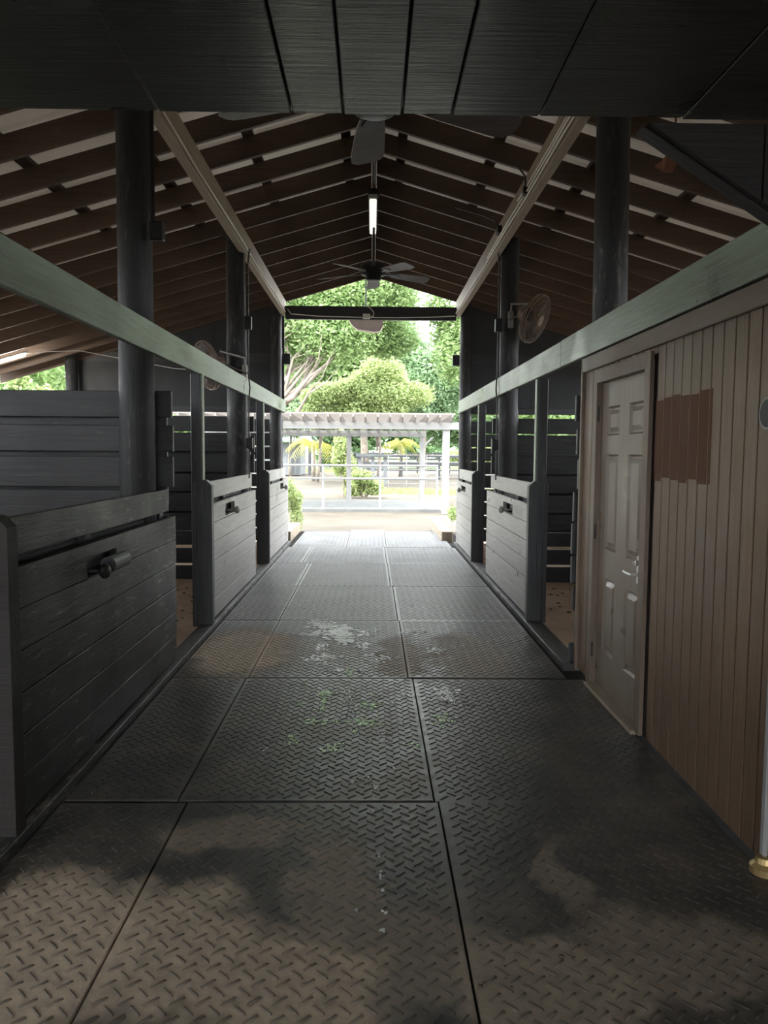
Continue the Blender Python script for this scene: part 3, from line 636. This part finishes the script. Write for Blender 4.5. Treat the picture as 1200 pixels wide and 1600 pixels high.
# conduits, boxes and cables
def cablething(name, lab, specs, mat, cat, r=.008):
    t = thing(name, specs[0][0], lab, cat)
    for pts in specs: MB().tube(pts, r, 6).build(name.split('_')[-1], mat, t)
    return t
sag = lambda x, z, ya, yb, n, a: [(x+a*.25*math.sin(i*2.1), ya+(yb-ya)*i/n, z+a*math.sin(i*1.7)) for i in range(n+1)]
cablething('pale_cable', 'pale cable run along the inner face of the left pale beam', [sag(-1.468, 3.905, 1.8, 13.1, 14, .012)], 'conduit', 'cable', .009)
cablething('pale_conduit', 'three pale conduits along the inner face of the right pale beam', [sag(1.388, 3.90, 1.8, 13.1, 14, .006), sag(1.388, 3.945, 1.8, 9.6, 10, .006), sag(1.388, 3.985, 1.8, 7.6, 8, .006)], 'conduit', 'conduit', .010)
for sgn, x, lab in ((-1, -1.445, 'black cable with switch box running down the left fan post'), (1, 1.455, 'black cable with switch box running down the right fan post')):
    t = thing('drop_cable', (x, 9.1, 1.4), lab, 'cable')
    MB().tube([(x-.02*sgn, 9.05, 3.88), (x, 9.06, 3.7), (x, 9.06, 3.1), (x-.005, 9.06, 2.5), (x-.02*sgn, 9.03, 2.3), (x, 9.06, 2.15), (x, 9.06, 1.25)], .009, 6).build('cable', 'cable', t)
    MB().cham(x-.04, x+.04, 9.02, 9.09, 2.97, 3.12, .006).build('switch_box', 'dark_metal', t)
    MB().cham(x-.045-.01*sgn, x+.035-.01*sgn, 9.03, 9.10, 1.60, 1.72, .006).build('outlet_box', 'dark_metal', t)
t = thing('switch_box', (-1.44, 5.22, 2.95), 'dark switch box on the right flank of the nearest left log post', 'box')
MB().cham(-1.475, -1.385, 5.2, 5.27, 2.95, 3.07, .008).build('housing', 'dark_metal', t)
MB().tube([(-1.455, 5.22, 3.07), (-1.455, 5.22, 3.87)], .016, 8).build('conduit', 'dark_metal', t)
t = thing('rafter_wire', (1.39, 7.5, 3.9), 'thin black wire looping from a rafter to the right pale beam', 'cable')
MB().tube([(.85, 7.25, 4.31), (1.1, 7.25, 4.25), (1.30, 7.23, 4.19), (1.375, 7.2, 4.08), (1.385, 7.2, 3.96)], .009, 6).build('wire', 'cable', t)
MB().cham(1.36, 1.40, 7.17, 7.25, 3.92, 3.99, .005).build('junction_box', 'dark_metal', t)
t = thing('rafter_wire', (1.39, 8.7, 3.9), 'thin black wire and small box on the right pale beam near the fan post', 'cable')
MB().tube([(.9, 8.75, 4.28), (1.2, 8.75, 4.2), (1.34, 8.7, 4.12), (1.385, 8.7, 4.0)], .008, 6).build('wire', 'cable', t)
MB().cham(1.355, 1.40, 8.6, 8.72, 3.97, 4.05, .005).build('junction_box', 'dark_metal', t)
t = thing('dangling_rag', (2.0, 5.35, 3.3), 'small reddish brown rag dangling from a rafter right of the nearest right log post', 'rag')
b = MB(); b.tube([(1.90, 5.0, 3.78), (1.90, 5.0, 3.60), (1.88, 5.0, 3.50)], .008, 6); b.build('string', 'string', t)
b = MB(); b.prism([(1.91, 5.0, 3.54), (1.94, 5.0, 3.47), (1.90, 5.01, 3.36), (1.84, 5.02, 3.36), (1.78, 5.0, 3.39), (1.82, 5.0, 3.42), (1.86, 5.01, 3.47)], .02, (0, 1, 0)); b.build('cloth', 'string', t)

# ------------------------------------------------------------------ splatter on the mats and dirt clumps
SP = [(-0.522, 7.007, 0.071, 0.107, 0), (-0.432, 6.8, 0.091, 0.151, 0), (-0.281, 6.607, 0.123, 0.215, 0), (-0.215, 6.333, 0.085, 0.154, 0), (-0.509, 6.532, 0.11, 0.07, 0), (-0.115, 6.681, 0.045, 0.073, 0), (-0.04, 6.563, 0.066, 0.094, 0), (0.043, 6.684, 0.034, 0.073, 0), (-0.068, 6.123, 0.052, 0.123, 0), (-0.398, 6.098, 0.047, 0.143, 0), (-0.391, 5.77, 0.068, 0.147, 0), (-0.294, 5.789, 0.088, 0.055, 0), (-0.527, 5.768, 0.029, 0.055, 0), (-0.025, 5.867, 0.069, 0.038, 0), (0.097, 5.757, 0.049, 0.109, 0), (0.205, 5.777, 0.025, 0.037, 0), (-0.343, 5.41, 0.054, 0.048, 2), (-0.229, 5.411, 0.055, 0.064, 0), (-0.151, 5.396, 0.023, 0.112, 1), (-0.068, 5.397, 0.055, 0.048, 2), (0.334, 6.616, 0.067, 0.048, 0), (0.508, 6.009, 0.067, 0.079, 0), (0.474, 6.618, 0.028, 0.048, 2), (-0.445, 5.105, 0.022, 0.043, 1), (-0.283, 4.912, 0.067, 0.067, 1), (-0.298, 4.757, 0.037, 0.087, 1), (-0.304, 4.611, 0.035, 0.047, 1), (-0.437, 4.694, 0.024, 0.036, 1), (-0.474, 4.743, 0.028, 0.025, 2), (-0.144, 4.886, 0.029, 0.185, 2), (-0.126, 4.696, 0.02, 0.098, 2), (0.014, 4.874, 0.024, 0.039, 1), (-0.018, 4.672, 0.063, 0.06, 1), (0.209, 4.876, 0.029, 0.053, 0), (0.152, 4.785, 0.012, 0.026, 0), (0.13, 4.71, 0.008, 0.025, 0), (-0.322, 4.375, 0.067, 0.053, 1), (-0.196, 4.376, 0.034, 0.042, 1), (-0.047, 4.377, 0.075, 0.054, 1), (-0.105, 4.463, 0.023, 0.067, 2), (-0.077, 4.232, 0.036, 0.04, 1), (0.074, 4.193, 0.032, 0.059, 2), (-0.425, 4.105, 0.035, 0.075, 1), (-0.185, 3.987, 0.048, 0.062, 1), (0.169, 4.336, 0.018, 0.042, 2), (0.225, 4.006, 0.035, 0.036, 1), (0.086, 4.06, 0.021, 0.037, 2), (-0.011, 4.06, 0.014, 0.028, 2), (-0.028, 4.335, 0.052, 0.031, 1), (0.47, 4.918, 0.075, 0.107, 0), (0.492, 4.8, 0.049, 0.064, 0), (0.426, 4.401, 0.046, 0.097, 1), (0.503, 4.445, 0.022, 0.033, 2), (0.337, 4.357, 0.015, 0.032, 0), (-0.57, 3.95, 0.03, 0.052, 2), (-0.085, 3.557, 0.015, 0.028, 2), (-0.006, 3.608, 0.012, 0.022, 2), (0.027, 3.501, 0.016, 0.02, 2), (0.118, 3.721, 0.013, 0.016, 2), (0.012, 3.262, 0.011, 0.018, 2), (0.04, 2.737, 0.005, 0.034, 2), (0.034, 2.882, 0.005, 0.014, 2), (0.044, 2.645, 0.004, 0.008, 2), (0.055, 2.518, 0.011, 0.014, 2), (-0.045, 2.526, 0.006, 0.011, 2), (0.047, 2.412, 0.009, 0.01, 2), (-0.657, 5.391, 0.014, 0.032, 2)]
def blob(cx, cy, rx, ry, z, n=10):
    pts = []
    for j in range(n):
        t = 2*math.pi*j/n; q = rng.uniform(.45, 1.1); pts.append((cx+rx*q*math.cos(t), cy+ry*q*math.sin(t), z))
    return pts
for kd, nm, lab in ((0, 'white_splatter', 'white dried splatter marks on the black mats in mid-aisle'), (1, 'green_splatter', 'pale green dried splatter spots on the dark mats, nearer than the white ones'), (2, 'grey_splatter', 'thin grey speckled splatter in a line down the mats')):
    b = MB()
    for (x, y, rx, ry, kk) in SP:
        if kk != kd: continue
        nn = max(6, int(rx*ry*6000)+7)
        for i in range(nn):
            a = rng.normal(0, .55, 2); s = rng.uniform(.05, .24)
            b.prism(blob(x+a[0]*rx, y+a[1]*ry, max(.005, rx*s*1.3), max(.005, ry*s*.7), .0003), rng.uniform(.003, .0055), (0, 0, 1))
    tag(b.build(nm, 'splat%d' % kd), lab, 'stain', kind='stuff')
def clumps(name, lab, regs, n, s0, s1, mat='straw'):
    b = MB()
    for i in range(n):
        x0, x1, y0, y1 = regs[i % len(regs)]; x, y = rng.uniform(x0, x1), rng.uniform(y0, y1); s = rng.uniform(s0, s1)
        v = [(x+s*rng.uniform(.6, 1.2)*a, y+s*rng.uniform(.6, 1.2)*c_, (.002 if c2 < 0 else s*rng.uniform(.4, .8))) for a, c_, c2 in ((-1, -1, -1), (1, -1, -1), (1, 1, -1), (-1, 1, -1), (-.4, -.3, 1), (.5, -.4, 1), (.3, .5, 1), (-.5, .3, 1))]
        b.add(v, [(3, 2, 1, 0), (4, 5, 6, 7), (0, 1, 5, 4), (1, 2, 6, 5), (2, 3, 7, 6), (3, 0, 4, 7)])
    tag(b.build(name, mat), lab, 'dirt', kind='stuff')
clumps('dirt_clumps', 'dark dirt clumps scattered over the sand in the left stalls', [(-4, -1.7, 5.8, 9), (-2.2, -1.6, 6, 9)], 90, .006, .025)
clumps('dirt_clumps', 'dark dirt clumps scattered over the sand in the right stalls', [(1.7, 4, 6, 9), (1.65, 2.6, 6, 9)], 90, .006, .025)
clumps('mat_crumbs', 'small dark dirt crumbs lying on the rubber mats', [(-.9, -.3, 6.8, 8.6), (-.6, 1.2, 7, 9), (.2, .8, 2.1, 2.8), (.45, .7, 4.6, 5.0)], 160, .003, .009)

# ------------------------------------------------------------------ outdoors: timbers, planting, pergola, railing
tag(MB().cham(-1.62, -1.43, 13.5, 15.5, -.05, .165, .012).build('garden_timber', 'timber'), 'weathered landscape timber on the ground left of the barn mouth', 'timber')
tag(MB().cham(1.24, 1.44, 13.6, 16.0, -.05, .165, .012).build('garden_timber', 'timber'), 'weathered landscape timber on the ground right of the barn mouth', 'timber')
tag(MB().box(-3.6, 1.85, 20.75, 24.9, -.06, .02).build('wash_pad', 'pad'), 'pale concrete pad under the white pergola', 'slab')
pg = thing('pergola', (-1, 22, 0), 'white wooden pergola with slatted top beyond the barn mouth', 'pergola')
pb = [(1.93, 20.3, .09), (-4.6, 20.3, .09), (1.58, 24.6, .075), (-.75, 24.6, .075), (-4.6, 24.6, .075)]
for x, y, r in pb: MB().cham(x-r, x+r, y-r, y+r, -.06, 2.2, .01).build('post', 'white', pg)
for yy, z0, z1 in ((20.2, 2.16, 2.35), (24.55, 2.05, 2.24)):
    MB().cham(-5.3, 2.25 if yy < 22 else 1.7, yy-.05, yy-.01, z0, z1, .006).build('beam', 'white', pg)
    MB().cham(-5.3, 2.25 if yy < 22 else 1.7, yy+.11, yy+.15, z0, z1, .006).build('beam', 'white', pg)
rf = None
for i in range(23):
    x = 2.02-.318*i
    if rf is None:
        rf = MB().prism([(x, 19.75, 2.46), (x, 19.85, 2.35), (x, 25.2, 2.26), (x, 25.2, 2.45), (x, 19.75, 2.53)], .04, (1, 0, 0)).build('rafter', 'white2', pg)
    else: share(rf, -.318*i)
sl0 = MB().box(-5.3, 2.12, 19.78, 19.82, 2.53, 2.57).build('slat', 'white2', pg)
for i in range(1, 46): share(sl0, 0, .12*i, -.0018*i)
MB().prism([(1.58, 24.5, 1.75), (1.58, 24.5, 1.66), (1.95, 24.5, 2.05), (1.87, 24.5, 2.05)], .06, (0, 1, 0)).build('brace', 'white', pg)
rl = thing('pipe_railing', (-.2, 21.3, 0), 'white two-rail pipe railing in front of the pergola posts', 'railing')
for x in (-1.36, .215, 1.79, -2.93): MB().tube([(x, 21.3, .0), (x, 21.3, 1.19)], .033, 10).build('post', 'white', rl)
for z in (1.19, .83): MB().tube([(-3.6, 21.3, z), (1.82, 21.3, z)], .033, 10).build('rail', 'white', rl)
tag(MB().cham(1.50, 1.88, 20.9, 21.2, -.02, .26, .01).build('white_box', 'white'), 'small white block on the pad beside the right pergola post', 'box')

# distant yard: fences, round-pen gates, shed
def fence(x0, x1, y, lab, hs, h, step, mat='black_fence', r=.06):
    f = thing('board_fence', ((x0+x1)/2, y, 0), lab, 'fence'); n = int((x1-x0)/step)
    for i in range(n+1): MB().box(x0+i*step-r, x0+i*step+r, y-r, y+r, -.06, h).build('post', mat, f)
    for z in hs: MB().box(x0, x0+n*step, y-r-.03, y-r, z, z+.13).build('board', mat, f)
fence(-.5, 17.5, 46, 'dark three-board paddock fence behind the round pen', (.45, .85, 1.25), 1.45, 2.25)
fence(-4, 26, 60, 'farthest dark board fence before the trees', (.5, .95, 1.4), 1.6, 2.5)
for (x0, x1, y, lab) in ((.75, 2.45, 36, 'left thin pipe corral gate beyond the pergola'), (2.55, 4.2, 36.3, 'right thin pipe corral gate beyond the pergola')):
    g = thing('pipe_gate', ((x0+x1)/2, y, 0), lab, 'gate')
    for x in (x0, (x0+x1)/2, x1): MB().tube([(x, y, 0), (x, y, 1.45)], .02, 6).build('upright', 'gate', g)
    for z in (.1, .4, .75, 1.1, 1.43): MB().tube([(x0, y, z), (x1, y, z)], .018, 6).build('rail', 'gate', g)
g = thing('paddock_shelter', (.1, 37, 0), 'low grey shelter with square openings behind the railing', 'shelter')
for x in (-.62, .02, .62): MB().box(x-.09, x+.09, 36.9, 37.1, -.06, 1.3).build('post', 'grey_wall', g)
MB().prism([(-.8, 36.6, 1.3), (1.0, 36.6, 1.31), (1.0, 37.6, 1.40), (-.8, 37.6, 1.39)], .07, (0, 0, 1)).build('roof', 'black_fence', g)
for z in (.25, .8): MB().box(-.62, .62, 36.93, 37.0, z, z+.16).build('board', 'grey_wall', g)
sh = thing('field_shed', (-6.5, 52, 0), 'small barn with pale green metal roof at the far left of the yard', 'building')
MB().box(-9, -4.75, 51, 55, 0, 2.1).build('wall', 'grey_wall', sh)
MB().prism([(-9.5, 50.3, 2.25), (-3.9, 50.3, 2.15), (-4.4, 53, 3.0), (-9.5, 53, 3.1)], .1, (0, 0, 1)).build('roof', 'green_roof', sh)
MB().prism([(-9.5, 53, 3.1), (-4.4, 53, 3.0), (-3.9, 56, 2.2), (-9.5, 56, 2.2)], .1, (0, 0, 1)).build('roof', 'green_roof', sh)
for x in (-4.1, -5.2): MB().box(x-.1, x+.1, 50.4, 50.6, 0, 2.2).build('post', 'black_fence', sh)

# ------------------------------------------------------------------ plants
def leaves(cs, rads, n, size, seed, shell=.5, flat=1.0):
    rg = np.random.default_rng(seed); cs = np.array(cs); rads = np.array(rads); w_ = (rads.prod(1)**(2/3)); w_ = w_/w_.sum()
    idx = rg.choice(len(cs), n, p=w_); d = rg.normal(size=(n, 3)); d /= np.linalg.norm(d, axis=1)[:, None]
    r = shell+(1-shell)*rg.random(n)**.6; r *= 1+.12*rg.normal(size=n)
    C = cs[idx]+d*r[:, None]*rads[idx]
    a = rg.normal(size=(n, 3)); a[:, 2] *= .6; a /= np.linalg.norm(a, axis=1)[:, None]; b = np.cross(a, d+rg.normal(size=(n, 3))*.7); b /= np.linalg.norm(b, axis=1)[:, None]+1e-9
    s = size*rg.uniform(.6, 1.35, n)[:, None]
    V = np.stack([C-a*s, C+b*s*.42, C+a*s, C-b*s*.42], 1).reshape(-1, 3); F = np.arange(4*n).reshape(n, 4)
    V[:, 2] = np.maximum(V[:, 2], 0.0)
    return V, F
def lumps(c, R, k, seed, rs=.42):
    rg = np.random.default_rng(seed); out = []; rr = []
    for i in range(k):
        d = rg.normal(size=3); d /= np.linalg.norm(d); q = rg.uniform(.35, .8); out.append([c[0]+d[0]*R[0]*q, c[1]+d[1]*R[1]*q, c[2]+d[2]*R[2]*q])
        f = rg.uniform(.7, 1.25)*rs; rr.append([R[0]*f, R[1]*f, R[2]*f*.85])
    return out, rr
def tree(lab, base, crown, R, k, n, size, mat, seed, trunk=.25, nb=9, name='leafy_tree', cat='tree', rs=.42, shell=.5, lowb=.35):
    t = thing(name, base, lab, cat); rg = np.random.default_rng(seed+99)
    cs, rr = lumps(crown, R, k, seed, rs); V, F = leaves(cs, rr, n, size, seed, shell); np_mesh('foliage', V, F, mat, t)
    b = MB(); top = Vector((crown[0], crown[1], crown[2]-R[2]*.1)); B = Vector(base)
    if trunk:
        mid = B.lerp(top, .4)+Vector((rg.uniform(-.2, .2), 0, 0)); b.tube([B, B.lerp(mid, .5), mid, top], [trunk, trunk*.8, trunk*.6, trunk*.25], 10)
        for i in range(nb):
            s_ = B.lerp(top, rg.uniform(lowb, .75)); e = Vector(cs[i % len(cs)]); m_ = s_.lerp(e, .5)+Vector((rg.uniform(-.4, .4), rg.uniform(-.4, .4), rg.uniform(.1, .6)))
            b.tube([s_, m_, e], [trunk*.42, trunk*.25, trunk*.06], 7)
        b.build('trunk', 'bark', t, smooth=True)
    return t
# big spreading tree on the left with many pale limbs
t = thing('spreading_tree', (-5.2, 31, 0), 'big spreading tree with many pale upswept limbs, left of the opening', 'tree')
cs, rr = lumps((-2.2, 33.2, 8.4), (5.2, 2.6, 4.2), 44, 5, .30); V, F = leaves(cs, rr, 130000, .09, 5, .3); np_mesh('foliage', V, F, 'leaf_mid', t)
b = MB(); rg = np.random.default_rng(3)
b.tube([(-5.6, 31.6, -.1), (-5.2, 31.9, 1.5), (-4.7, 32.1, 3.0)], [.5, .42, .36], 12)
for i in range(24):
    a = rg.uniform(-.6, 1.1); L = rg.uniform(2.0, 4.6); s_ = Vector((-4.2+rg.uniform(-.6, .4), 32.2+rg.uniform(-.3, .3), rg.uniform(2.2, 4.0)))
    e = s_+Vector((math.sin(a)*L, rg.uniform(-1, .6), abs(math.cos(a))*L*.95+.3)); m1 = s_.lerp(e, .35)+Vector((rg.uniform(-.2, .2), 0, -.25)); m2 = s_.lerp(e, .7)+Vector((rg.uniform(-.3, .3), 0, rg.uniform(-.1, .3)))
    b.tube([s_, m1, m2, e], [.13, .09, .05, .015], 8)
    for q in range(2): e2 = m2+Vector((rg.uniform(-1.3, 1.6), rg.uniform(-.5, .5), rg.uniform(.6, 1.8))); b.tube([m2, m2.lerp(e2, .5)+Vector((.1, 0, -.1)), e2], [.035, .025, .01], 6)
b.build('trunk', 'bark', t, smooth=True)
tree('rounded pale lime tree in the middle just above the pergola', (.3, 40, 0), (.2, 40, 4.5), (2.6, 1.8, 1.95), 22, 42000, .095, 'leaf_lime', 21, .12, 6)
tree('smaller lime-yellow shrub tree at lower left of the opening, beside the lime tree', (-2.8, 39.5, 0), (-2.6, 39.5, 4.0), (1.6, 1.2, 1.5), 12, 18000, .09, 'leaf_lime', 22, .09, 5)
tree('cool green tree to the right behind the lime tree', (2.8, 44, 0), (2.9, 44, 5.8), (2.6, 2.2, 3.6), 22, 36000, .12, 'leaf_blue', 23, .16, 7)
tree('tall airy tree with overhanging leaves at upper right of the opening', (6.6, 33, 0), (4.3, 32, 7.4), (2.3, 2.2, 3.2), 20, 26000, .11, 'leaf_mid', 24, .28, 12, lowb=.2, shell=.3, rs=.34)
tree('dense deep green tree in the centre background', (-.4, 48, 0), (-1.2, 48, 9.2), (4.6, 3, 5.2), 30, 52000, .16, 'leaf_mid', 25, .3, 6)
tree('dark leafy tree behind the right pergola post', (7.5, 55, 0), (7.0, 55, 4.9), (4.0, 3, 3.3), 16, 14000, .22, 'leaf_dark', 26, .25, 8)
tree('tall background tree far right, beyond the stalls', (14, 50, 0), (13, 50, 6.0), (5.5, 4, 5), 18, 13000, .28, 'leaf_mid', 27, .3, 6)
tree('deep green background tree behind the green-roofed barn', (-12, 66, 0), (-11, 66, 6.5), (7.5, 4, 6), 20, 14000, .32, 'leaf_dark', 28, .3, 6)
tree('low deep green tree in the distance behind the yellow palm', (-3, 75, 0), (-2, 75, 4.5), (6, 4, 4.2), 18, 13000, .30, 'leaf_dark', 29, .25, 6)
tree('distant bluish tree behind the far fence', (5, 80, 0), (4, 80, 5.5), (8, 4, 5.5), 20, 14000, .34, 'leaf_blue', 30, .3, 6)
tree('bright green tree seen under the eave at the far left', (-14.5, 27, 0), (-13, 27, 3.2), (4.6, 2.5, 3.2), 18, 20000, .14, 'leaf_mid', 31, .2, 6)
tree('small yellow-green tree under the eave at the far left', (-11.2, 25, 0), (-11.1, 25, 2.9), (.8, .8, 1.2), 8, 5000, .09, 'leaf_lime', 32, .08, 4)
tree('long far tree line closing the yard on the left', (-24, 95, 0), (-22, 95, 5.5), (17, 4, 6.5), 40, 22000, .42, 'leaf_mid', 71, .3, 6, rs=.3)
tree('long far tree line closing the yard on the right', (20, 97, 0), (20, 97, 5.5), (19, 4, 6.5), 40, 22000, .42, 'leaf_dark', 72, .3, 6, rs=.3)
tree('small grey-green tree beside the green-roofed barn', (-5.0, 47, 0), (-4.9, 47, 3.3), (1.3, 1.0, 1.3), 9, 6000, .12, 'leaf_dark', 73, .09, 5)
def bush(lab, c, R, n, size, mat, seed, name='leafy_bush'):
    cs, rr = lumps((c[0], c[1], c[2]), R, 9, seed, .45); V, F = leaves(cs, rr, n, size, seed, .3)
    t = thing(name, (c[0], c[1], 0), lab, 'bush'); np_mesh('foliage', V, F, mat, t)
    b = MB(); rg = np.random.default_rng(seed)
    for i in range(5): e = Vector(cs[i]); b.tube([(c[0]+rg.uniform(-.1, .1), c[1], -.05), Vector((c[0], c[1], 0)).lerp(e, .6), e], [.03, .02, .008], 5)
    b.build('stems', 'bark', t)
bush('tall narrow green bush growing up behind the left pergola back post', (-.95, 27.5, 1.25), (.42, .4, 1.3), 5200, .07, 'leaf_lime', 41)
bush('low spreading bush to the right of the pergola back post', (-.3, 27, .42), (.75, .5, .5), 3600, .065, 'leaf_lime', 42)
bush('small green plant beside the left stall front at the barn mouth', (-1.62, 15.6, .55), (.22, .5, .6), 1500, .045, 'leaf_lime', 43)
bush('small green plant beside the right timber at the barn mouth', (1.75, 15.2, .4), (.3, .8, .5), 1700, .045, 'leaf_lime', 44)
bush('clipped green hedge at the right behind the front pergola post', (7.0, 48, 1.3), (2.8, .8, .8), 5000, .14, 'leaf_lime', 45)
def palm(lab, x, y, h, L, n, seed, mat='leaf_yellow'):
    t = thing('palm_tree', (x, y, 0), lab, 'palm'); rg = np.random.default_rng(seed)
    MB().tube([(x, y, -.05), (x+.04, y, h*.5), (x, y, h)], [.11, .085, .07], 10).build('trunk', 'bark', t, smooth=True)
    for i in range(n):
        a = 2*math.pi*i/n+rg.uniform(-.2, .2); up = rg.uniform(.3, 1.2); b = MB(); pts = []
        for j in range(7):
            u = j/6; pts.append(Vector((x+math.cos(a)*L*u*math.cos(up*.6), y+math.sin(a)*L*u*math.cos(up*.6), h+L*(math.sin(up)*u-1.1*u*u*.9))))
        b.tube(pts, [.018, .016, .014, .012, .01, .008, .004], 5)
        for j in range(1, 7):
            for v in range(3):
                q = pts[j-1].lerp(pts[j], v/3); d = (pts[j]-pts[j-1]).normalized(); s_ = d.cross(Vector((0, 0, 1))).normalized()
                for sd in (-1, 1):
                    ll = L*.26*(1-.5*abs(j/6-.4)); tip = q+s_*sd*ll*.75+d*ll*.35-Vector((0, 0, ll*.5)); wv = d*.028
                    b.add([q-wv, q+wv, tip+wv*.2, tip-wv*.2], [(0, 1, 2, 3)])
        b.build('frond', mat, t, fixn=False)
palm('yellow-leaved palm with pale trunks in the left middle distance', -3.2, 42, 1.9, 1.9, 12, 51)
palm('small yellow-green palm in the middle of the yard, above the dark fence', 1.8, 50, 2.1, 1.7, 12, 52)
def grass(lab, x0, x1, y0, y1, n, seed, h=.07):
    rg = np.random.default_rng(seed); X = rg.uniform(x0, x1, n); Y = rg.uniform(y0, y1, n)+.35*np.sin(X*1.3); A = rg.uniform(0, 6.28, n); H = rg.uniform(.4, 1.2, n)*h; W_ = .018
    P0 = np.stack([X-np.cos(A)*W_, Y-np.sin(A)*W_, np.zeros(n)-.06], 1); P1 = np.stack([X+np.cos(A)*W_, Y+np.sin(A)*W_, np.zeros(n)-.06], 1)
    T = np.stack([X+rg.normal(size=n)*.03, Y+rg.normal(size=n)*.03, H-.04], 1); V = np.stack([P0, P1, T+[.004, 0, 0], T-[.004, 0, 0]], 1).reshape(-1, 3)
    tag(np_mesh('grass_strip', V, np.arange(4*n).reshape(n, 4), 'leaf_lime'), lab, 'grass')
grass('bright green grass strip along the sandy yard beyond the pergola', -.5, 6.5, 29.6, 33.0, 26000, 61)
grass('small bright grass patch in the distance at left under the palm', -7.5, -1.0, 60, 68, 12000, 62, .12)
for o in bpy.data.objects:
    if '_w' in o: del o['_w']
